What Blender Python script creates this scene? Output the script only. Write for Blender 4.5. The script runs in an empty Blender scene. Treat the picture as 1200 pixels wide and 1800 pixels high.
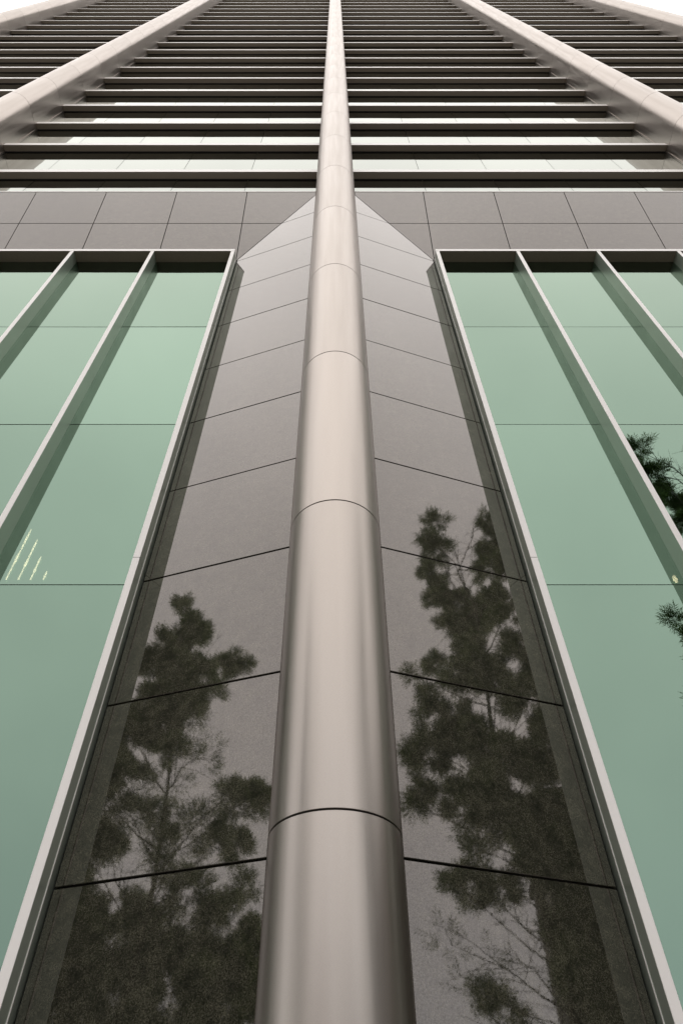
import bpy, math, random
import numpy as np
from mathutils import Vector, Matrix
scene = bpy.context.scene
C = scene.collection
PI = math.pi

# ------------------------------------------------------------------ camera
CZ = 1.6                       # eye height above the pavement
cam_data = bpy.data.cameras.new("camera")
cam = bpy.data.objects.new("camera", cam_data)
C.objects.link(cam)
cam.location = (0, 0, CZ)
PITCH = math.degrees(math.atan(1200.0 / 1030.0))
cam.rotation_euler = (math.radians(90 + PITCH), 0, 0)
cam_data.sensor_fit = 'VERTICAL'
cam_data.sensor_height = 36
cam_data.sensor_width = 24
cam_data.lens = 24
cam_data.shift_x = 11.0 / 1800
cam_data.clip_start = 0.05
cam_data.clip_end = 2000
scene.camera = cam

# ------------------------------------------------------------------ world: bright overcast over a faint clear sky
world = bpy.data.worlds.new("World")
scene.world = world
world.use_nodes = True
nt = world.node_tree
nt.nodes.clear()
N = nt.nodes.new
out = N("ShaderNodeOutputWorld")
add = N("ShaderNodeAddShader")
sky = N("ShaderNodeTexSky")
sky.sky_type = 'NISHITA'
sky.sun_disc = False
sky.sun_elevation = math.radians(55)
sky.sun_rotation = math.radians(-15)
bg1 = N("ShaderNodeBackground"); bg1.inputs[1].default_value = 0.05
bg2 = N("ShaderNodeBackground"); bg2.inputs[1].default_value = 1.0
tc = N("ShaderNodeTexCoord"); sep = N("ShaderNodeSeparateXYZ")
nt.links.new(tc.outputs["Generated"], sep.inputs[0])
cl = N("ShaderNodeClamp")
nt.links.new(sep.outputs["Z"], cl.inputs["Value"])
mr = N("ShaderNodeMapRange")                 # overcast: the zenith about three times the horizon
mr.inputs["From Min"].default_value = 0; mr.inputs["From Max"].default_value = 1
mr.inputs["To Min"].default_value = 0.70
mr.inputs["To Max"].default_value = 1.80
nt.links.new(cl.outputs[0], mr.inputs["Value"])
nz = N("ShaderNodeTexNoise"); nz.inputs["Scale"].default_value = 2.2; nz.inputs["Detail"].default_value = 4
nt.links.new(tc.outputs["Generated"], nz.inputs["Vector"])
mr2 = N("ShaderNodeMapRange")
mr2.inputs["From Min"].default_value = .3; mr2.inputs["From Max"].default_value = .7
mr2.inputs["To Min"].default_value = .9; mr2.inputs["To Max"].default_value = 1.1
nt.links.new(nz.outputs["Fac"], mr2.inputs["Value"])
mu = N("ShaderNodeMath"); mu.operation = 'MULTIPLY'
nt.links.new(mr.outputs[0], mu.inputs[0]); nt.links.new(mr2.outputs[0], mu.inputs[1])
vm = N("ShaderNodeVectorMath"); vm.operation = 'SCALE'
vm.inputs[0].default_value = (1.0, .945, .885)
nt.links.new(mu.outputs[0], vm.inputs["Scale"])
nt.links.new(vm.outputs[0], bg2.inputs[0])
nt.links.new(sky.outputs[0], bg1.inputs[0])
nt.links.new(bg1.outputs[0], add.inputs[0]); nt.links.new(bg2.outputs[0], add.inputs[1])
nt.links.new(add.outputs[0], out.inputs[0])

# ------------------------------------------------------------------ sun, veiled by cloud
sd = bpy.data.lights.new("sun", 'SUN')
sd.energy = 0.6; sd.angle = math.radians(25); sd.color = (1, .95, .88)
sun = bpy.data.objects.new("sun", sd); C.objects.link(sun)
sun.rotation_euler = (math.radians(-35), 0, math.radians(-15))      # high behind the tower: its street face stays in soft shade

scene.render.engine = 'CYCLES'
scene.cycles.max_bounces = 8
scene.cycles.glossy_bounces = 5
scene.cycles.transmission_bounces = 5
scene.cycles.transparent_max_bounces = 8
scene.view_settings.view_transform = 'Standard'
scene.view_settings.look = 'None'
scene.view_settings.gamma = 1
scene.view_settings.use_curve_mapping = False
scene.view_settings.exposure = 0.22
# crown lobes: x, y, z, radius, optional leaf density
RIGHT_CROWN = [(12.68, -4.21, 25.08, 0.42),
 (12.16, -4.32, 23.81, 0.35),
 (12.8, -4.48, 23.61, 0.61),
 (15.74, -7.92, 26.39, 0.65),
 (15.95, -7.54, 24.83, 0.85),
 (18.66, -5.88, 30.86, 0.45),
 (19.5, -6.35, 30.22, 0.71),
 (18.99, -6.54, 28.02, 0.93),
 (17.39, -7.94, 25.51, 1.03),
 (17.26, -6.76, 23.47, 1.25),
 (14.85, -3.05, 20.45, 1.05),
 (14.82, -2.46, 21.92, 0.77),
 (14.66, -2.36, 17.86, 0.96),
 (16.03, -7.56, 22.88, 0.44),
 (13.09, -3.83, 17.67, 0.81),
 (15.05, -7.7, 20.36, 0.51),
 (13.33, -5.04, 17.59, 0.55),
 (11.94, -6.07, 17.44, 0.17),
 (14.41, -4.07, 17.21, 1.19),
 (11.59, -4.96, 15.94, 0.28),
 (14.51, -2.82, 15.8, 1.01),
 (12.32, -5.38, 15.62, 0.58),
 (11.72, -6.06, 14.06, 0.43),
 (12.39, -5.84, 14.29, 0.8),
 (13.28, -5.2, 14.96, 1.12),
 (13.13, -3.5, 13.24, 1.48),
 (15.05, -3.04, 14.09, 1.16),
 (11.82, -5.86, 12.77, 0.47),
 (11.28, -5.88, 12.14, 0.29),
 (12.5, -4.23, 11.83, 0.8),
 (12.21, -5.12, 12.3, 0.55),
 (13.11, -3.53, 11.2, 1.03),
 (15.39, -3.51, 12.01, 1.29),
 (13.17, -5.25, 10.98, 0.32),
 (14.04, -3.8, 10.52, 0.82),
 (14.55, -2.76, 9.98, 0.99),
 (12.97, -5.51, 9.97, 0.48),
 (12.21, -5.35, 9.78, 0.24),
 (13.65, -4.91, 9.81, 0.58),
 (15.06, -3.61, 8.81, 0.82),
 (14.9, -2.94, 7.5, 0.91),
 (14.31, -3.25, 6.84, 0.73),
 (15.34, -2.75, 6.52, 0.88),
 (15.3, -2.39, 8.81, 0.95),
 (15.0, -2.03, 10.15, 0.82),
 (12.16, -4.78, 6.9, 0.24),
 (13.24, -5.08, 6.74, 0.36),
 (13.71, -2.91, 7.43, 0.59),
 (11.25, -4.89, 7.87, 0.68, 0.03),
 (12.81, -5.0, 7.9, 0.7, 0.05),
 (11.79, -5.01, 6.95, 0.52, 0.08)]
LEFT_CROWN = [(-14.91, -4.18, 21.12, 0.34),
 (-14.41, -4.47, 19.84, 0.52),
 (-14.58, -4.06, 19.2, 0.37),
 (-14.84, -5.2, 20.44, 0.39),
 (-14.8, -3.56, 18.55, 0.49),
 (-15.36, -3.51, 17.95, 0.75),
 (-14.4, -3.93, 17.38, 0.65),
 (-14.08, -5.09, 17.72, 0.58),
 (-15.13, -7.35, 20.03, 0.55),
 (-14.61, -7.93, 20.31, 0.25),
 (-14.49, -4.98, 16.61, 0.56),
 (-15.05, -3.59, 16.08, 0.94),
 (-15.53, -3.66, 15.0, 1.02),
 (-15.2, -4.7, 15.75, 0.81),
 (-13.79, -4.24, 14.23, 0.27),
 (-15.09, -3.01, 13.26, 0.76),
 (-15.53, -2.96, 12.02, 0.73),
 (-16.21, -3.47, 10.95, 0.81),
 (-15.51, -3.8, 11.24, 0.54),
 (-15.68, -2.84, 9.63, 0.67),
 (-12.05, -6.08, 12.54, 0.56),
 (-12.32, -5.58, 12.61, 0.3),
 (-11.73, -6.57, 12.55, 0.38),
 (-12.33, -5.3, 10.95, 0.35),
 (-12.48, -6.49, 11.23, 0.37),
 (-15.91, -4.03, 8.64, 1.0),
 (-14.96, -5.01, 9.17, 0.65),
 (-14.88, -4.62, 7.33, 1.18),
 (-13.82, -5.98, 8.3, 1.0),
 (-12.8, -4.88, 6.76, 1.12),
 (-11.94, -6.08, 7.07, 0.84),
 (-12.49, -7.01, 8.17, 0.75),
 (-12.11, -6.92, 8.82, 0.27),
 (-12.66, -5.78, 9.08, 0.43),
 (-16.29, -3.78, 7.37, 0.95),
 (-14.2, -4.96, 7.99, 0.81),
 (-16.44, -3.37, 6.79, 0.92),
 (-14.14, -4.34, 13.14, 0.95, 0.1),
 (-13.14, -4.96, 11.75, 1.0, 0.1),
 (-14.01, -4.76, 11.02, 0.89, 0.14),
 (-13.03, -4.93, 13.87, 0.78, 0.04),
 (-13.24, -5.26, 9.83, 0.94, 0.3),
 (-12.89, -6.71, 9.54, 0.7, 0.3),
 (-14.84, -3.81, 11.97, 0.83, 0.25),
 (-11.48, -5.87, 9.62, 0.5, 0.15),
 (-15.01, -3.05, 8.65, 0.8),
 (-15.82, -2.56, 7.57, 0.77),
 (-11.85, -7.12, 7.4, 0.48),
 (-13.82, -4.75, 15.86, 0.52, 0.2),
 (-13.2, -5.12, 16.8, 0.43, 0.3)]

# ------------------------------------------------------------------ materials
def mat(name, color, rough=.5, metal=0.0, ior=1.5, noise=None, bump=None, rvar=0.0, vary=0.0):
    """noise=(scale, colour a, colour b, lo, hi): speckle; bump=(scale, strength, distance); vary: per-piece tone."""
    m = bpy.data.materials.new(name); m.use_nodes = True
    t = m.node_tree; b = t.nodes["Principled BSDF"]
    b.inputs["Base Color"].default_value = (*color, 1)
    b.inputs["Roughness"].default_value = rough
    b.inputs["Metallic"].default_value = metal
    b.inputs["IOR"].default_value = ior
    tcn = t.nodes.new("ShaderNodeTexCoord")
    col = None
    if noise:
        n = t.nodes.new("ShaderNodeTexNoise"); n.inputs["Scale"].default_value = noise[0]
        n.inputs["Detail"].default_value = 6; n.inputs["Roughness"].default_value = .65
        t.links.new(tcn.outputs["Object"], n.inputs["Vector"])
        r = t.nodes.new("ShaderNodeValToRGB")
        r.color_ramp.elements[0].position = noise[3]; r.color_ramp.elements[0].color = (*noise[1], 1)
        r.color_ramp.elements[1].position = noise[4]; r.color_ramp.elements[1].color = (*noise[2], 1)
        t.links.new(n.outputs["Fac"], r.inputs[0]); col = r.outputs[0]
    if vary:
        oi = t.nodes.new("ShaderNodeObjectInfo")
        q = t.nodes.new("ShaderNodeMapRange")
        q.inputs["To Min"].default_value = 1 - vary; q.inputs["To Max"].default_value = 1 + vary
        t.links.new(oi.outputs["Random"], q.inputs["Value"])
        s = t.nodes.new("ShaderNodeVectorMath"); s.operation = 'SCALE'
        if col: t.links.new(col, s.inputs[0])
        else: s.inputs[0].default_value = color
        t.links.new(q.outputs[0], s.inputs["Scale"]); col = s.outputs[0]
    if col: t.links.new(col, b.inputs["Base Color"])
    if rvar:
        n2 = t.nodes.new("ShaderNodeTexNoise"); n2.inputs["Scale"].default_value = 1.3; n2.inputs["Detail"].default_value = 5
        t.links.new(tcn.outputs["Object"], n2.inputs["Vector"])
        q = t.nodes.new("ShaderNodeMapRange"); q.inputs["From Min"].default_value = .3; q.inputs["From Max"].default_value = .7
        q.inputs["To Min"].default_value = rough - rvar; q.inputs["To Max"].default_value = rough + rvar
        t.links.new(n2.outputs["Fac"], q.inputs["Value"]); t.links.new(q.outputs[0], b.inputs["Roughness"])
    if bump:
        n3 = t.nodes.new("ShaderNodeTexNoise"); n3.inputs["Scale"].default_value = bump[0]; n3.inputs["Detail"].default_value = 4
        t.links.new(tcn.outputs["Object"], n3.inputs["Vector"])
        bp = t.nodes.new("ShaderNodeBump"); bp.inputs["Strength"].default_value = bump[1]; bp.inputs["Distance"].default_value = bump[2]
        t.links.new(n3.outputs["Fac"], bp.inputs["Height"]); t.links.new(bp.outputs[0], b.inputs["Normal"])
    return m

def glass_mat(name, tint, see):
    m = bpy.data.materials.new(name); m.use_nodes = True
    t = m.node_tree; b = t.nodes["Principled BSDF"]
    b.inputs["Base Color"].default_value = (*tint, 1); b.inputs["Metallic"].default_value = 1
    b.inputs["Roughness"].default_value = .012
    b.inputs["Specular Tint"].default_value = (.95, .97, .93, 1)
    oi = t.nodes.new("ShaderNodeObjectInfo"); q = t.nodes.new("ShaderNodeMapRange")
    q.inputs["To Min"].default_value = .91; q.inputs["To Max"].default_value = 1.07
    t.links.new(oi.outputs["Random"], q.inputs["Value"])
    s = t.nodes.new("ShaderNodeVectorMath"); s.operation = 'SCALE'; s.inputs[0].default_value = tint
    t.links.new(q.outputs[0], s.inputs["Scale"]); t.links.new(s.outputs[0], b.inputs["Base Color"])
    tcn = t.nodes.new("ShaderNodeTexCoord")
    n3 = t.nodes.new("ShaderNodeTexNoise"); n3.inputs["Scale"].default_value = 1.1; n3.inputs["Detail"].default_value = 1
    t.links.new(tcn.outputs["Object"], n3.inputs["Vector"])
    bp = t.nodes.new("ShaderNodeBump"); bp.inputs["Strength"].default_value = .5; bp.inputs["Distance"].default_value = .0012
    t.links.new(n3.outputs["Fac"], bp.inputs["Height"]); t.links.new(bp.outputs[0], b.inputs["Normal"])
    tr = t.nodes.new("ShaderNodeBsdfTransparent"); tr.inputs[0].default_value = (.95, .95, .85, 1)
    mx = t.nodes.new("ShaderNodeMixShader"); mx.inputs[0].default_value = see
    t.links.new(b.outputs[0], mx.inputs[1]); t.links.new(tr.outputs[0], mx.inputs[2])
    t.links.new(mx.outputs[0], t.nodes["Material Output"].inputs[0])
    return m

def emit_mat(name, color, strength):
    m = bpy.data.materials.new(name); m.use_nodes = True
    b = m.node_tree.nodes["Principled BSDF"]
    b.inputs["Base Color"].default_value = (*color, 1)
    b.inputs["Emission Color"].default_value = (*color, 1); b.inputs["Emission Strength"].default_value = strength
    return m

M = {}
def column_metal():
    """bead-blasted stainless cladding with faint drip streaks and fine grain"""
    m = mat('satin_metal', (.385, .347, .315), .38, 1.0, noise=(420, (.345, .31, .28), (.425, .384, .35), .35, .65), vary=.035)
    t = m.node_tree; p = t.nodes["Principled BSDF"]; L = t.links.new
    tcn = t.nodes.new("ShaderNodeTexCoord"); oi = t.nodes.new("ShaderNodeObjectInfo")
    mp = t.nodes.new("ShaderNodeVectorMath"); mp.operation = 'MULTIPLY'; mp.inputs[1].default_value = (9, 9, .35)
    ad = t.nodes.new("ShaderNodeVectorMath"); ad.operation = 'ADD'
    L(tcn.outputs["Object"], mp.inputs[0]); L(mp.outputs[0], ad.inputs[0]); L(oi.outputs["Random"], ad.inputs[1])
    n = t.nodes.new("ShaderNodeTexNoise"); n.inputs["Scale"].default_value = 1; n.inputs["Detail"].default_value = 5
    L(ad.outputs[0], n.inputs["Vector"])
    q = t.nodes.new("ShaderNodeMapRange"); q.inputs["From Min"].default_value = .3; q.inputs["From Max"].default_value = .7
    q.inputs["To Min"].default_value = .29; q.inputs["To Max"].default_value = .44
    L(n.outputs["Fac"], q.inputs["Value"]); L(q.outputs[0], p.inputs["Roughness"])
    old = p.inputs["Base Color"].links[0].from_socket
    q2 = t.nodes.new("ShaderNodeMapRange"); q2.inputs["From Min"].default_value = .3; q2.inputs["From Max"].default_value = .7
    q2.inputs["To Min"].default_value = .96; q2.inputs["To Max"].default_value = 1.05
    L(n.outputs["Fac"], q2.inputs["Value"])
    s_ = t.nodes.new("ShaderNodeVectorMath"); s_.operation = 'SCALE'; L(old, s_.inputs[0]); L(q2.outputs[0], s_.inputs["Scale"])
    L(s_.outputs[0], p.inputs["Base Color"])
    n2 = t.nodes.new("ShaderNodeTexNoise"); n2.inputs["Scale"].default_value = 1.6; n2.inputs["Detail"].default_value = 2
    L(tcn.outputs["Object"], n2.inputs["Vector"])
    bp = t.nodes.new("ShaderNodeBump"); bp.inputs["Strength"].default_value = .6; bp.inputs["Distance"].default_value = .003
    L(n2.outputs["Fac"], bp.inputs["Height"]); L(bp.outputs[0], p.inputs["Normal"])
    return m
M['column'] = column_metal()
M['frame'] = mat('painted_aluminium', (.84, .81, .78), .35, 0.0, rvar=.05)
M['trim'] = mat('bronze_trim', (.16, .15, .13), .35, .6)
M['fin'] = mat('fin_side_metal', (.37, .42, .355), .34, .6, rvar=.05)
def granite():
    """dark polished granite: crystals, soft cloudy mottling and a faintly uneven polish"""
    m = bpy.data.materials.new('polished_granite'); m.use_nodes = True
    t = m.node_tree; p = t.nodes["Principled BSDF"]; L = t.links.new
    p.inputs["IOR"].default_value = 2.1; p.inputs["Specular Tint"].default_value = (1, .915, .87, 1)
    tcn = t.nodes.new("ShaderNodeTexCoord"); oi = t.nodes.new("ShaderNodeObjectInfo")
    off = t.nodes.new("ShaderNodeVectorMath"); off.operation = 'MULTIPLY_ADD'      # every slab cut from another block
    L(oi.outputs["Random"], off.inputs[0]); off.inputs[1].default_value = (37, 19, 53); L(tcn.outputs["Object"], off.inputs[2])
    def noise(scale, det, rough=.6):
        n = t.nodes.new("ShaderNodeTexNoise"); n.inputs["Scale"].default_value = scale
        n.inputs["Detail"].default_value = det; n.inputs["Roughness"].default_value = rough
        L(off.outputs[0], n.inputs["Vector"]); return n.outputs["Fac"]
    def ramp(src, a, ca, b_, cb):
        r = t.nodes.new("ShaderNodeValToRGB"); e_ = r.color_ramp.elements
        e_[0].position = a; e_[0].color = (*ca, 1); e_[1].position = b_; e_[1].color = (*cb, 1)
        L(src, r.inputs[0]); return r.outputs[0]
    def mul(a, b_):
        q = t.nodes.new("ShaderNodeVectorMath"); q.operation = 'MULTIPLY'; L(a, q.inputs[0]); L(b_, q.inputs[1]); return q.outputs[0]
    speck = ramp(noise(95, 5, .75), .40, (.013, .0135, .010), .66, (.088, .086, .066))
    cloud = ramp(noise(7, 8, .78), .34, (.42, .44, .42), .66, (1.5, 1.45, 1.38))
    tone = t.nodes.new("ShaderNodeMapRange"); tone.inputs["To Min"].default_value = .88; tone.inputs["To Max"].default_value = 1.12
    L(oi.outputs["Random"], tone.inputs["Value"])
    L(mul(mul(speck, cloud), tone.outputs[0]), p.inputs["Base Color"])
    rr = t.nodes.new("ShaderNodeMapRange"); rr.inputs["From Min"].default_value = .35; rr.inputs["From Max"].default_value = .65
    rr.inputs["To Min"].default_value = .004; rr.inputs["To Max"].default_value = .035
    L(noise(60, 4, .7), rr.inputs["Value"]); L(rr.outputs[0], p.inputs["Roughness"])
    sp = t.nodes.new("ShaderNodeMapRange"); sp.inputs["From Min"].default_value = .35; sp.inputs["From Max"].default_value = .65
    sp.inputs["To Min"].default_value = .36; sp.inputs["To Max"].default_value = .60
    L(noise(80, 5, .8), sp.inputs["Value"]); L(sp.outputs[0], p.inputs["Specular IOR Level"])
    b1 = t.nodes.new("ShaderNodeBump"); b1.inputs["Strength"].default_value = .5; b1.inputs["Distance"].default_value = .00012
    L(noise(16, 4, .6), b1.inputs["Height"]); L(b1.outputs[0], p.inputs["Normal"])
    return m
M['granite'] = granite()
M['gap'] = mat('dark_joint', (.012, .011, .01), .8)
M['glass'] = glass_mat('green_reflective_glass', (.190, .272, .218), .13)
M['upper_glass'] = glass_mat('pale_reflective_glass', (.235, .25, .243), .03)
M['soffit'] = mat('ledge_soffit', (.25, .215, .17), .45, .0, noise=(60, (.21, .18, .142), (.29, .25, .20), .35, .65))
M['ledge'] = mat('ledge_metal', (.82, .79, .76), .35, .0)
M['interior'] = mat('interior_wall', (.05, .05, .045), .8)
M['paving'] = mat('paving', (.17, .158, .145), .7, noise=(3, (.14, .13, .118), (.20, .186, .17), .3, .7))
M['leaf'] = mat('leaf', (.10, .13, .06), .5, 0, noise=(.9, (.075, .11, .045), (.12, .16, .07), .3, .7))
def add_translucency(m, col, f):
    t = m.node_tree; tl = t.nodes.new("ShaderNodeBsdfTranslucent"); tl.inputs[0].default_value = (*col, 1)
    mx = t.nodes.new("ShaderNodeMixShader"); mx.inputs[0].default_value = f
    t.links.new(t.nodes["Principled BSDF"].outputs[0], mx.inputs[1]); t.links.new(tl.outputs[0], mx.inputs[2])
    t.links.new(mx.outputs[0], t.nodes["Material Output"].inputs[0])
add_translucency(M['leaf'], (.16, .23, .07), .5)
M['bark'] = mat('bark', (.09, .075, .06), .85, noise=(20, (.06, .05, .04), (.12, .1, .08), .3, .7))
M['street_stone'] = mat('street_stone', (.09, .085, .08), .8, noise=(2, (.07, .065, .06), (.11, .10, .09), .3, .7))
M['pink_stone'] = mat('pink_stone', (.34, .24, .20), .8, noise=(2, (.29, .205, .17), (.39, .28, .235), .3, .7))
M['street_glass'] = mat('street_glass', (.03, .035, .04), .15)
M['lamp'] = emit_mat('lamp_glow', (1.0, .90, .68), 26)

# ------------------------------------------------------------------ mesh helpers
def link(name, me, parent=None, loc=(0, 0, 0)):
    o = bpy.data.objects.new(name, me); C.objects.link(o)
    o.location = loc
    if parent: o.parent = parent
    return o

def mesh(name, verts, faces, mats, idx=None, smooth=None):
    me = bpy.data.meshes.new(name)
    me.from_pydata([tuple(v) for v in verts], [], faces)
    for m in (mats if isinstance(mats, (list, tuple)) else [mats]): me.materials.append(m)
    if idx is not None:
        for p, i in zip(me.polygons, idx): p.material_index = i
    if smooth is not None:
        for p, s in zip(me.polygons, smooth): p.use_smooth = s
    me.update()
    return me

class MB:
    """collects boxes, prisms and tubes into one mesh"""
    def __init__(s): s.v = []; s.f = []; s.i = []; s.sm = []
    def quadset(s, vs, fs, mi=0, smooth=False):
        b = len(s.v); s.v += [tuple(x) for x in vs]
        for f in fs: s.f.append([b + k for k in f]); s.i.append(mi); s.sm.append(smooth)
    def box(s, x0, x1, y0, y1, z0, z1, mi=0, bottom=None):
        vs = [(x, y, z) for z in (z0, z1) for y in (y0, y1) for x in (x0, x1)]
        s.quadset(vs, [(0, 2, 3, 1)], mi if bottom is None else bottom)
        s.quadset(vs, [(4, 5, 7, 6), (0, 1, 5, 4), (2, 6, 7, 3), (0, 4, 6, 2), (1, 3, 7, 5)], mi)
    def bbox(s, x0, x1, y0, y1, z0, z1, c, mi=0):
        """box whose two front (low y) vertical edges are chamfered by c"""
        p = [(x0 + c, y0), (x1 - c, y0), (x1, y0 + c), (x1, y1), (x0, y1), (x0, y0 + c)]
        n = len(p)
        vs = [(x, y, z0) for x, y in p] + [(x, y, z1) for x, y in p]
        s.quadset(vs, [tuple(range(n))[::-1], tuple(range(n, 2 * n))] + [(k, (k + 1) % n, n + (k + 1) % n, n + k) for k in range(n)], mi)
    def tube(s, pts, rads, sides=6, mi=0):
        pts = [Vector(p) for p in pts]; b = len(s.v)
        for k, p in enumerate(pts):
            d = (pts[min(k + 1, len(pts) - 1)] - pts[max(k - 1, 0)]).normalized()
            u = d.orthogonal().normalized(); w = d.cross(u)
            for j in range(sides):
                a = 2 * PI * j / sides
                s.v.append(tuple(p + (u * math.cos(a) + w * math.sin(a)) * rads[k]))
        for k in range(len(pts) - 1):
            for j in range(sides):
                j2 = (j + 1) % sides
                s.f.append([b + k * sides + j, b + k * sides + j2, b + (k + 1) * sides + j2, b + (k + 1) * sides + j]); s.i.append(mi); s.sm.append(True)
        for k, o in ((0, -1), (len(pts) - 1, 1)):
            ring = [b + k * sides + j for j in range(sides)]
            s.f.append(ring[::-1] if o < 0 else ring); s.i.append(mi); s.sm.append(False)
    def mesh(s, name, mats): return mesh(name, s.v, s.f, mats, s.i, s.sm)
    def build(s, name, mats, parent=None, loc=(0, 0, 0)): return link(name, s.mesh(name, mats), parent, loc)

def inset(poly, d):
    """shrink a convex counter-clockwise polygon by d"""
    n = len(poly); res = []
    for i in range(n):
        p0, p1, p2 = Vector(poly[i - 1]), Vector(poly[i]), Vector(poly[(i + 1) % n])
        e1 = (p1 - p0).normalized(); e2 = (p2 - p1).normalized()
        n1 = Vector((-e1.y, e1.x)); n2 = Vector((-e2.y, e2.x))
        k = 1 + n1.dot(n2)
        res.append(p1 + (n1 + n2) * (d / max(k, .25)))
    return res

def ccw(poly):
    a = sum(poly[i - 1][0] * poly[i][1] - poly[i][0] * poly[i - 1][1] for i in range(len(poly)))
    return poly if a > 0 else poly[::-1]

def slab(name, poly, origin, U, V, parent, m, gap=.012, thick=.04, cham=.004, jitter=0.0):
    """a chamfered stone slab: poly in the plane origin + u U + v V; its outward side is U x V"""
    U, V = Vector(U), Vector(V); W = U.cross(V).normalized()
    poly = ccw([tuple(p) for p in poly])
    outer = inset(poly, gap); front = inset(outer, cham); n = len(poly)
    cx = sum(p.x for p in outer) / n; cy = sum(p.y for p in outer) / n
    c = Vector(origin) + U * cx + V * cy
    def P(p, w): return U * (p.x - cx) + V * (p.y - cy) + W * w
    vs = [P(p, jitter) for p in front] + [P(p, jitter - cham) for p in outer] + [P(p, jitter - thick) for p in outer]
    fs = [tuple(range(n))]
    for k in range(n):
        k2 = (k + 1) % n
        fs += [(k, n + k, n + k2, k2), (n + k, 2 * n + k, 2 * n + k2, n + k2)]
    return link(name, mesh(name, vs, fs, m), parent, c)

# ------------------------------------------------------------------ setting: the ground
g = MB(); g.quadset([(-900, -900, -.02), (900, -900, -.02), (900, 900, -.02), (-900, 900, -.02)], [(0, 1, 2, 3)])
o = g.build('ground', M['paving']); o['kind'] = 'structure'

# ------------------------------------------------------------------ the tower
W_BAY = 12.72; R_COL = .53; Y_COL = 5.52; Y_GLASS = 6.235; Y_UP = 6.35; Y_LEDGE = 6.10
Y_FRAME = 5.97; FLOOR = 3.61; TOP = CZ + 24.2 + FLOOR * 28
Z_CORNER = CZ + 16.84; Z_SLOPE = CZ + 20.25
Y_AP, Y_OUT, X_OUT = 5.655, 6.27, 2.43
TILT = (Y_OUT - 5.626) / (20.25 - 16.84)
def slope_y(z): return Y_OUT - TILT * (z - Z_CORNER)
def prow_y(x): return Y_AP + (Y_OUT - Y_AP) * (x - R_COL) / (X_OUT - R_COL)
# where the prow and the sloping band meet: z as a function of the distance from the column's axis
def meet_z(x): return Z_CORNER + (Y_OUT - prow_y(x)) / TILT

tower = bpy.data.objects.new('office_tower', None); C.objects.link(tower)
tower['label'] = 'towering office block with rounded metal columns, dark granite piers and green mirror glass'
tower['category'] = 'tower'

# dark core behind the skin (rooms of the lower floors stay open behind the glass)
k = MB()
E2 = 2 * W_BAY
k.box(-E2, E2, 10.5, 40, 0, Z_SLOPE + .02)
k.box(-E2, E2, 6.5, 40, Z_SLOPE + .02, TOP)
k.box(-E2 - .02, -E2, 6.4, 10.5, 0, Z_SLOPE); k.box(E2, E2 + .02, 6.4, 10.5, 0, Z_SLOPE)
k.build('core_wall', M['interior'], tower)

def arc_profile(r, yc, yb, n=28):
    p = [(-r, yb)]
    p += [(-r, yc + (yb - yc) * .5)]
    p += [(-r * math.cos(PI * j / n), yc - r * math.sin(PI * j / n)) for j in range(n + 1)]
    p += [(r, yc + (yb - yc) * .5), (r, yb)]
    return p

def panel_mesh(h, yb, rim=.02, gap=.007):
    p = arc_profile(R_COL, Y_COL, yb); q = arc_profile(R_COL - rim, Y_COL, yb); c = arc_profile(R_COL - .003, Y_COL, yb); n = len(p)
    z0, z1 = gap, h - gap; e = .003
    v = []; f = []; sm = []
    def strip(a, za, b, zb, s):
        o_ = len(v)
        v.extend([(x, y, za) for x, y in a]); v.extend([(x, y, zb) for x, y in b])
        for j in range(n - 1): f.append((o_ + j, o_ + j + 1, o_ + n + j + 1, o_ + n + j)); sm.append(s)
    strip(p, z0 + e, p, z1 - e, True)
    strip(c, z0, p, z0 + e, True); strip(p, z1 - e, c, z1, True)
    strip(q, z0, c, z0, False); strip(c, z1, q, z1, False)
    return mesh('metal_panel', v, f, M['column'], None, sm)

PANEL_LOW = panel_mesh(FLOOR, 5.72); PANEL_UP = panel_mesh(FLOOR, Y_UP + .05)
RING0 = CZ + 2.42
def stadium_core(z0, z1, yb):
    p = arc_profile(R_COL - .018, Y_COL, yb, 16); n = len(p); m = MB()
    m.quadset([(x, y, z0) for x, y in p] + [(x, y, z1) for x, y in p], [(j, j + 1, n + j + 1, n + j) for j in range(n - 1)], 0, True)
    return m.v, m.f

rnd = random.Random(3)
for ci in range(-2, 3):
    cx = ci * W_BAY
    m = MB()
    v1, f1 = stadium_core(0, CZ + 20, 5.8); v2, f2 = stadium_core(CZ + 20, TOP, 6.5)
    m.quadset(v1, f1, 0, True); m.quadset(v2, f2, 0, True)
    col = m.build('column', M['gap'], tower, (cx, 0, 0))
    zz = RING0 - 2 * FLOOR
    first = True
    while zz < TOP - .1:
        low = zz + FLOOR < Z_SLOPE - .5
        me = PANEL_LOW if low else PANEL_UP
        if zz < 0:            # the first panel starts at the pavement
            if zz + FLOOR > .1:
                h = zz + FLOOR
                me2 = panel_mesh(h, 5.72); link('metal_panel', me2, col, (0, 0, 0))
        else:
            o = link('metal_panel', me, col, (0, 0, zz))
        zz += FLOOR
    # slim trim where the column's flank meets the upper glass
    for s in (-1, 1):
        if abs(ci) == 2 and s * ci > 0: continue
        t = MB(); x0 = s * (R_COL + .001); x1 = s * (R_COL + .03)
        t.box(min(x0, x1), max(x0, x1), 6.285, 6.345, Z_SLOPE, TOP)
        t.build('edge_trim', M['column'], col)

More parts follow.
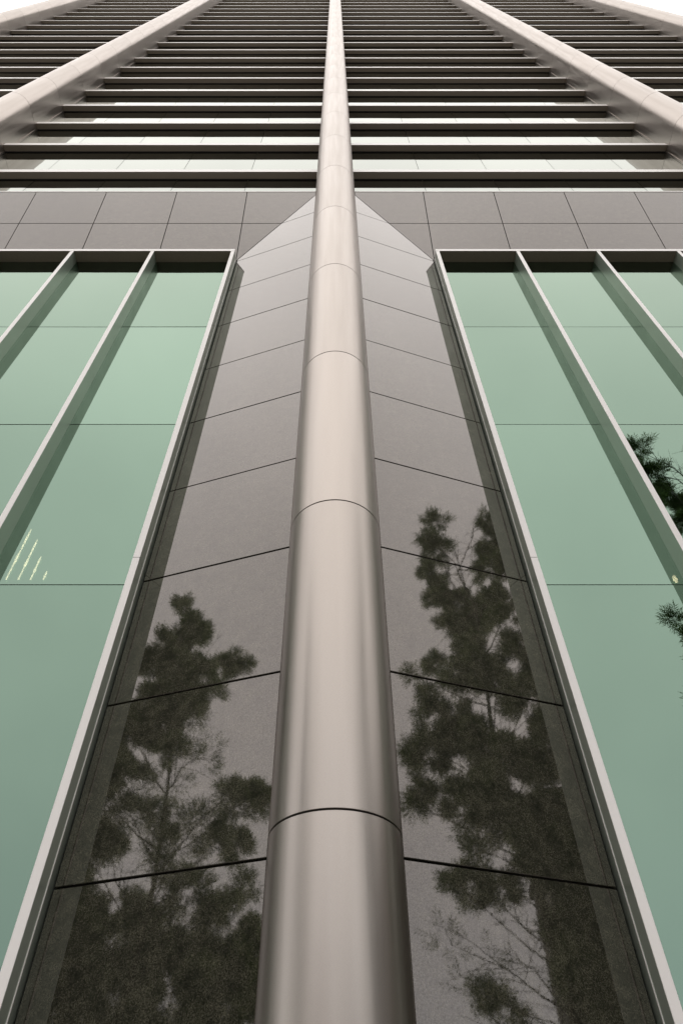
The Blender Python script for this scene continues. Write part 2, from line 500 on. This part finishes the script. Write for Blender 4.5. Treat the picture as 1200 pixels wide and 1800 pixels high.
# granite piers: two splayed faces behind every column
JOINT = 1.805; J0 = CZ + 2.34
def pier(cx, side):
    """one splayed face; side = +1 right of the column, -1 left"""
    root_m = MB()
    d = .05; nx = -(Y_OUT - Y_AP); 
    x0, x1 = R_COL - .05, X_OUT
    zt0, zt1 = meet_z(R_COL + .01), Z_CORNER
    vs = [(side * x0, prow_y(x0) + d, 0), (side * x1, Y_OUT + d, 0), (side * x1, Y_OUT + d, Z_CORNER + .02), (side * x0, prow_y(x0) + d, meet_z(x0)),
          (side * x1, Y_OUT - .018, 0), (side * x1, Y_OUT - .018, Z_CORNER)]
    root_m.quadset(vs, [(0, 1, 2, 3)])
    pr = root_m.build('stone_pier', M['gap'], tower, (cx, 0, 0))
    a = Vector((side * (R_COL + .008), prow_y(R_COL + .008), 0)); b = Vector((side * (X_OUT - .012), prow_y(X_OUT - .012), 0))
    Lh = (b - a).length; U = (b - a).normalized(); V = Vector((0, 0, 1))
    if side < 0: o0 = b; Uu = -U       # keep U x V pointing to the street
    else: o0 = a; Uu = U
    def zt(u):                          # top limit along the slab (u measured from o0)
        uu = u if side > 0 else Lh - u
        return meet_z(R_COL + .008 + uu * (X_OUT - .02 - R_COL) / Lh)
    zs = [0] + [J0 + JOINT * j for j in range(-1, 11)]
    for z0, z1 in zip(zs[:-1], zs[1:]):
        z0 = max(z0, 0)
        poly = [(0, z0), (Lh, z0), (Lh, z1), (0, z1)]
        # clip against the diagonal
        res = []
        for i in range(4):
            p, q = poly[i], poly[(i + 1) % 4]
            fp, fq = zt(p[0]) - p[1], zt(q[0]) - q[1]
            if fp >= 0: res.append(p)
            if fp * fq < 0:
                t = fp / (fp - fq); res.append((p[0] + t * (q[0] - p[0]), p[1] + t * (q[1] - p[1])))
        cl2 = []
        for p in res:
            if not cl2 or (Vector(p) - Vector(cl2[-1])).length > 1e-3: cl2.append(p)
        if len(cl2) > 1 and (Vector(cl2[0]) - Vector(cl2[-1])).length < 1e-3: cl2.pop()
        if len(cl2) < 3: continue
        slab('granite_slab', cl2, o0, Uu, V, pr, M['granite'], gap=.010, jitter=rnd.uniform(-.0015, .0015))
for ci in range(-2, 3):
    for s in (-1, 1):
        if abs(ci) == 2 and s * ci > 0: continue
        pier(ci * W_BAY, s)

# sloping stone band over the windows
def stone_band(cx):
    """the band of the bay whose left column stands at cx"""
    m = MB(); d = .05
    xa, xb = R_COL - .05, W_BAY - R_COL + .05
    m.quadset([(X_OUT, slope_y(Z_CORNER) + d, Z_CORNER), (W_BAY - X_OUT, slope_y(Z_CORNER) + d, Z_CORNER), (xb, slope_y(Z_SLOPE) + d, Z_SLOPE), (xa, slope_y(Z_SLOPE) + d, Z_SLOPE)], [(0, 1, 2, 3)])
    m.box(X_OUT, W_BAY - X_OUT, Y_OUT - .01, 6.5, Z_CORNER - .12, Z_CORNER - .004)      # closing strip above the window head
    band = m.build('stone_band', M['gap'], tower, (cx, 0, 0))
    U = Vector((1, 0, 0)); V = Vector((0, -TILT, 1)).normalized(); k_ = math.sqrt(1 + TILT * TILT)
    zs = [0, (CZ + 2.34 + 9 * JOINT - Z_CORNER) * k_, (Z_SLOPE - Z_CORNER) * k_]
    xs = [R_COL + .01] + [2.45 + 1.955 * j for j in range(5)] + [W_BAY - R_COL - .01]
    def lim(v):                          # left limit of the band at height v along the slope
        z = Z_CORNER + v / k_
        return R_COL + (X_OUT - R_COL) * (1 - (z - Z_CORNER) / (meet_z(R_COL) - Z_CORNER))
    VK = (meet_z(xs[0]) - Z_CORNER) * k_
    for v0, v1 in zip(zs[:-1], zs[1:]):
        for i in range(len(xs) - 1):
            x0, x1 = xs[i], xs[i + 1]
            if i == 0:
                poly = [(max(lim(v0), x0), v0), (x1, v0), (x1, v1), (max(lim(v1), x0), v1)]
                if lim(v1) < x0: poly.append((x0, VK))
            elif i == len(xs) - 2:
                poly = [(x0, v0), (W_BAY - max(lim(v0), xs[0]), v0), (W_BAY - max(lim(v1), xs[0]), v1), (x0, v1)]
                if lim(v1) < xs[0]: poly.insert(2, (W_BAY - xs[0], VK))
            else:
                poly = [(x0, v0), (x1, v0), (x1, v1), (x0, v1)]
            slab('stone_tile', poly, (0, Y_OUT, Z_CORNER), U, V, band, M['granite'], gap=.009, jitter=rnd.uniform(-.001, .001))
    c = MB(); c.box(R_COL + .004, W_BAY - R_COL - .004, slope_y(Z_SLOPE) - .01, 6.36, Z_SLOPE + .002, Z_SLOPE + .06)
    c.build('coping', M['ledge'], band)
# lower windows
Z_HEAD = CZ + 16.66
def window_bay(cx):
    m = MB()
    m.box(2.45, 2.50, 6.15, 6.60, 0, Z_HEAD + .1, 1)       # recessed outer lining of the two jambs
    m.box(W_BAY - 2.50, W_BAY - 2.45, 6.15, 6.60, 0, Z_HEAD + .1, 1)
    m.box(2.52, W_BAY - 2.52, Y_GLASS + .10, 6.9, Z_HEAD + .13, Z_CORNER - .13, 1)
    win = m.build('window', [M['frame'], M['trim']], tower, (cx, 0, 0))
    x0, x1 = 2.431, W_BAY - 2.431
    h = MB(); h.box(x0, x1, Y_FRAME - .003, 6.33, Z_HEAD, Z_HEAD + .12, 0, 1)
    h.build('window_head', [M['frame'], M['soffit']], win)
    joint = CZ + 6.09
    for s in (0, 1):
        j0, j1 = (x0, x0 + .088) if s == 0 else (x1 - .088, x1)
        for za, zb in ((0, joint - .004), (joint + .004, Z_HEAD - .002)):
            j = MB()
            fin_box(j, j0, j1, Y_FRAME, Y_GLASS + .09, za, zb)
            j.build('jamb', [M['frame'], M['fin']], win)
        t = MB(); tx0, tx1 = (x0 - .006, x0 + .001) if s == 0 else (x1 - .001, x1 + .006)
        t.box(tx0, tx1, 6.155, 6.168, 0, Z_HEAD)
        t.build('edge_strip', M['ledge'], win)
    cs = [2.475 + 1.9425 * j for j in range(5)]
    for c in cs[1:-1]:
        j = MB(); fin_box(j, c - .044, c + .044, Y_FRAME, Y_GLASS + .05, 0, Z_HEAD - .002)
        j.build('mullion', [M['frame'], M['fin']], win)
    trans = [0.05, CZ + 5.87, CZ + 9.48, CZ + 13.09, Z_HEAD]
    for a_, b_ in zip(cs[:-1], cs[1:]):
        for z0, z1 in zip(trans[:-1], trans[1:]):
            key = round(z1 - z0, 3)
            if key not in PANES:
                p = MB(); w_ = (1.9425 - .088) / 2 + .02; hh = (z1 - z0) / 2 - .009
                p.box(-w_, w_, 0, .024, -hh, hh); PANES[key] = p.mesh('glass_pane', M['glass'])
            o = link('glass_pane', PANES[key], win, ((a_ + b_) / 2, Y_GLASS, (z0 + z1) / 2))
            o.rotation_euler = (rnd.uniform(-.0012, .0012), 0, rnd.uniform(-.0012, .0012))
    for z in trans[1:-1]:
        t = MB(); t.box(2.5, W_BAY - 2.5, Y_GLASS + .03, Y_GLASS + .12, z - .05, z + .05)
        t.build('transom', M['gap'], win)
PANES = {}
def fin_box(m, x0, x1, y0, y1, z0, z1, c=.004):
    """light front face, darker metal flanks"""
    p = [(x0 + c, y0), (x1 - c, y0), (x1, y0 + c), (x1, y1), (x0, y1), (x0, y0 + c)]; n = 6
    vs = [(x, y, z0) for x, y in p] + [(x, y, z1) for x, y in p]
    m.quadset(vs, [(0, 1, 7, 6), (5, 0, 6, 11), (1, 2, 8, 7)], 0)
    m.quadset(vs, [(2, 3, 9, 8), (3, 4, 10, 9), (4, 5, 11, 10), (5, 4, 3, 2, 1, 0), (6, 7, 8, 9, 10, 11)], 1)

# upper floors: ledges and glass
NF = 28
LX0, LX1 = R_COL + .002, W_BAY - R_COL - .002
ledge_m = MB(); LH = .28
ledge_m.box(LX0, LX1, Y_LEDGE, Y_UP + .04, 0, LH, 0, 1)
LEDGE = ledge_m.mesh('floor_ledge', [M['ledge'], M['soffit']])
drip_m = MB(); drip_m.box(LX0, LX1, Y_UP - .035, Y_UP - .003, -.03, -.002)
DRIP = drip_m.mesh('glazing_bead', M['gap'])
PW = (LX1 - LX0) / 5
def pane_mesh(h):
    p = MB(); p.box(-PW / 2 + .007, PW / 2 - .007, 0, .024, -h / 2, h / 2); return p.mesh('glass_pane', M['upper_glass'])
Z_L0 = CZ + 24.2
UP0 = pane_mesh(Z_L0 - Z_SLOPE - .068); UP1 = pane_mesh(FLOOR - LH - .008)
def upper_bay(cx):
    m = MB(); m.box(LX0, LX1, Y_UP + .045, Y_UP + .11, Z_SLOPE + .065, TOP)
    wall = m.build('upper_wall', M['gap'], tower, (cx, 0, 0))
    for i in range(5):
        o = link('glass_pane', UP0, wall, (LX0 + PW * (i + .5), Y_UP, (Z_L0 + Z_SLOPE + .062) / 2))
        o.rotation_euler = (rnd.uniform(-.001, .001), 0, rnd.uniform(-.001, .001))
    rest = MB()
    for f in range(NF):
        z = Z_L0 + FLOOR * f
        link('floor_ledge', LEDGE, tower, (cx, 0, z))
        link('glazing_bead', DRIP, wall, (0, 0, z))
        for i in range(5):
            x = LX0 + PW * (i + .5); zc = z + LH + .004 + (FLOOR - LH - .008) / 2
            if f < 11:
                o = link('glass_pane', UP1, wall, (x, Y_UP, zc))
                o.rotation_euler = (rnd.uniform(-.001, .001), 0, rnd.uniform(-.001, .001))
            else:
                hh = (FLOOR - LH - .008) / 2
                rest.box(x - PW / 2 + .007, x + PW / 2 - .007, Y_UP, Y_UP + .024, zc - hh, zc + hh)
    o = rest.build('upper_glazing', M['upper_glass'], wall); o['kind'] = 'stuff'

for bi in range(-2, 2):
    stone_band(bi * W_BAY); window_bay(bi * W_BAY); upper_bay(bi * W_BAY)

# ------------------------------------------------------------------ lights hanging inside behind the green glass
def tube_lamp(x, z0, z1, y, label, r=.011):
    e = bpy.data.objects.new('hanging_lamp', None); C.objects.link(e); e.location = (x, y, z0)
    e['label'] = label; e['category'] = 'lamp'
    if r < .02: e['group'] = 'tube lamps glowing behind the green glass'
    t = MB(); h = z1 - z0
    n = 5; pts = []; rr = []
    t.tube([(0, 0, 0), (0, 0, h * .28), (0, 0, h * .34), (0, 0, h * .45), (0, 0, h * .52), (0, 0, h * .85), (0, 0, h)],
           [r, r * .8, r * 1.5, r * 1.6, r * .8, r * 1.3, r * .4], 8)
    t.build('tube', M['lamp'], e)
    c = MB(); c.tube([(0, 0, h + .002), (0, 0, h + .06)], [r * 1.1, r * .6], 8); c.tube([(0, 0, h + .05), (0, 0, CZ + 9.3 - z0)], [.004, .004], 5)
    c.build('cord', M['trim'], e)
for x, z0, z1, w in ((-4.84, 6.98, 8.08, 'longest and leftmost'), (-4.66, 6.98, 7.84, 'second longest'), (-4.48, 6.98, 7.46, 'third, shorter'), (-4.29, 6.98, 7.14, 'shortest and rightmost')):
    tube_lamp(x, CZ + z0, CZ + z1, 7.3, w + ' of the four lit tube lamps behind the left window')
tube_lamp(5.00, CZ + 6.93, CZ + 7.05, 7.3, 'small yellow lamp glowing behind the right window', .022)

# ------------------------------------------------------------------ trees across the plaza, mirrored in the stone and the glass
def make_tree(name, lobes, base, label, seed, n_leaf):
    rg = np.random.default_rng(seed); rl = random.Random(seed)
    e = bpy.data.objects.new(name, None); C.objects.link(e); e.location = base
    e['label'] = label; e['category'] = 'tree'
    dens = np.array([l[4] if len(l) > 4 else 1.0 for l in lobes]); lobes = [l[:4] for l in lobes]
    B = Vector(base)
    top = max(l[2] for l in lobes)
    # trunk bends through the crown's middle
    t = MB(); ax = []
    for k_ in range(9):
        z = top * .93 * k_ / 8
        near = [l for l in lobes if abs(l[2] - z) < 3] or lobes
        wx = sum(l[0] * l[3] for l in near) / sum(l[3] for l in near); wy = sum(l[1] * l[3] for l in near) / sum(l[3] for l in near)
        f = min(1, z / (top * .5)) * .8
        ax.append(Vector((base[0] * (1 - f) + wx * f, base[1] * (1 - f) + wy * f, z)))
    t.tube([p - B for p in ax], [.17 * (1 - k_ / 8.6) ** 1.6 + .015 for k_ in range(9)], 10)
    tr = t.build('trunk', M['bark'], e)
    lm = MB()
    for (x, y, z, r) in lobes:
        c = Vector((x, y, z)); zj = max(1.5, z - 1.2 - 1.6 * rl.random()); kf = zj / (top * .93) * 8
        i = min(7, int(kf)); a = ax[i].lerp(ax[i + 1], min(1, kf - i))
        mid = a.lerp(c, .5) + Vector((rl.uniform(-.3, .3), rl.uniform(-.3, .3), rl.uniform(-.1, .4)))
        lm.tube([p - B for p in (a, a.lerp(mid, .5) + Vector((0, 0, -.1)), mid, c.lerp(mid, .4), c)], [.035, .026, .019, .012, .006], 5)
        for q in range(10):
            d = Vector((rl.gauss(0, 1), rl.gauss(0, 1), rl.gauss(.3, .8))).normalized() * r * rl.uniform(.8, 1.5)
            s0 = mid.lerp(c, rl.uniform(0, 1)) if q % 2 else a.lerp(mid, rl.uniform(.3, 1))
            s1 = c + d if q % 2 else s0 + d * 1.6
            sm_ = s0.lerp(s1, .5) + Vector((rl.uniform(-.15, .15), rl.uniform(-.15, .15), .1))
            lm.tube([p - B for p in (s0, sm_, s1)], [.012, .008, .004], 4)
            for w_ in range(2):
                f0 = s0.lerp(s1, rl.uniform(.3, .8))
                lm.tube([p - B for p in (f0, f0 + Vector((rl.uniform(-.5, .5), rl.uniform(-.5, .5), rl.uniform(-.1, .6))))], [.007, .003], 3)
    lm.build('limbs', M['bark'], e)
    # crown: sprays of narrow leaflets
    L = np.array(lobes); wts = (L[:, 3] ** 2 + .03) * dens; wts /= wts.sum()
    ns = n_leaf // 9
    li = rg.choice(len(L), ns, p=wts)
    d = rg.normal(size=(ns, 3)); d /= np.linalg.norm(d, axis=1)[:, None]
    # twigs radiate from every lobe's middle; the sprays sit along them, denser towards the tips
    NT = 12
    sub = rg.normal(size=(len(L), NT, 3)); sub /= np.linalg.norm(sub, axis=2)[:, :, None]
    reach = .45 + .9 * rg.uniform(0, 1, size=(len(L), NT, 1)) ** 1.4
    si = rg.integers(0, NT, ns)
    rad = np.maximum(L[li, 3][:, None], .22)
    along = rg.uniform(.12, 1, (ns, 1)) ** .6
    cen = L[li, :3] + sub[li, si] * reach[li, si] * rad * along + d * (.05 + .15 * rad * (1.3 - along))
    cen[:, 2] -= (along[:, 0] ** 2) * rad[:, 0] * .12
    axis = sub[li, si] + d * .7 + np.array([0, 0, .35]); axis /= np.linalg.norm(axis, axis=1)[:, None]
    side = np.cross(axis, rg.normal(size=(ns, 3))); side /= np.linalg.norm(side, axis=1)[:, None]
    V = []; 
    ln = rg.uniform(.14, .25, ns)[:, None]
    for q in range(9):
        tt = (q // 2) / 4.0; sgn = 1 if q % 2 else -1
        if q == 8: dirv = axis; st = cen + axis * .30
        else:
            dirv = side * sgn * .8 + axis * .6; dirv = dirv / np.linalg.norm(dirv, axis=1)[:, None]
            st = cen + axis * (.34 * tt)
        nrm = np.cross(dirv, np.cross(axis, side) + rg.normal(size=(ns, 3)) * .35); nrm /= np.linalg.norm(nrm, axis=1)[:, None]
        wd = .015
        p0 = st; p1 = st + dirv * ln * .45 + nrm * wd; p2 = st + dirv * ln; p3 = st + dirv * ln * .45 - nrm * wd
        V.append(np.stack([p0, p1, p2, p3], 1))
    V = np.concatenate(V, 0).reshape(-1, 3) - np.array(base)
    nq = len(V) // 4
    me = bpy.data.meshes.new('crown')
    me.vertices.add(len(V)); me.vertices.foreach_set('co', V.astype(np.float32).ravel())
    me.loops.add(nq * 4); me.loops.foreach_set('vertex_index', np.arange(nq * 4, dtype=np.int32))
    me.polygons.add(nq); me.polygons.foreach_set('loop_start', np.arange(0, nq * 4, 4, dtype=np.int32))
    me.polygons.foreach_set('loop_total', np.full(nq, 4, dtype=np.int32))
    me.materials.append(M['leaf']); me.update(calc_edges=True)
    link('crown', me, e)

make_tree('street_tree', RIGHT_CROWN, (14.4, -3.9, 0), 'tall feathery tree mirrored in the granite right of the column', 11, 270000)
make_tree('street_tree', LEFT_CROWN, (-13.4, -3.5, 0), 'lower feathery tree mirrored in the granite left of the column', 12, 300000)

# ------------------------------------------------------------------ buildings across the street, only ever mirrored
def street_building(name, loc, rz, w, d, h, label, stone='street_stone'):
    e = bpy.data.objects.new(name, None); C.objects.link(e); e.location = loc; e.rotation_euler = (0, 0, rz)
    e['label'] = label; e['category'] = 'building'
    m = MB(); m.box(0, w, 0, d, 0, h); m.box(-.15, w + .15, -.15, d + .15, h, h + .3); m.build('wall', M[stone], e)
    wm = MB(); wm.box(0, 1.6, -.04, .0, 0, 1.7); wmm = wm.mesh('window', M['street_glass'])
    for fz in range(int(h / 3.5)):
        for fx in range(int(w / 3)):
            link('window', wmm, e, (.8 + 3 * fx, 0, 1.0 + 3.5 * fz))
            link('window', wmm, e, (.8 + 3 * fx, d + .04, 1.0 + 3.5 * fz))
street_building('stone_building', (24.9, -12.95, 0), math.radians(45), 12, 10, 14.2, 'low dark stone building behind the right tree, mirrored at the foot of the granite')
street_building('pink_building', (36.5, 2.0, 0), math.radians(100), 26, 12, 16, 'long pink stone building at the side of the plaza on the right', 'pink_stone')
street_building('pink_building', (-46, -58, 0), 0, 40, 12, 13.0, 'low pink stone building far across the street on the left', 'pink_stone')
street_building('stone_building', (6, -62, 0), 0, 34, 12, 13.0, 'low dark stone building far across the street behind the viewer')
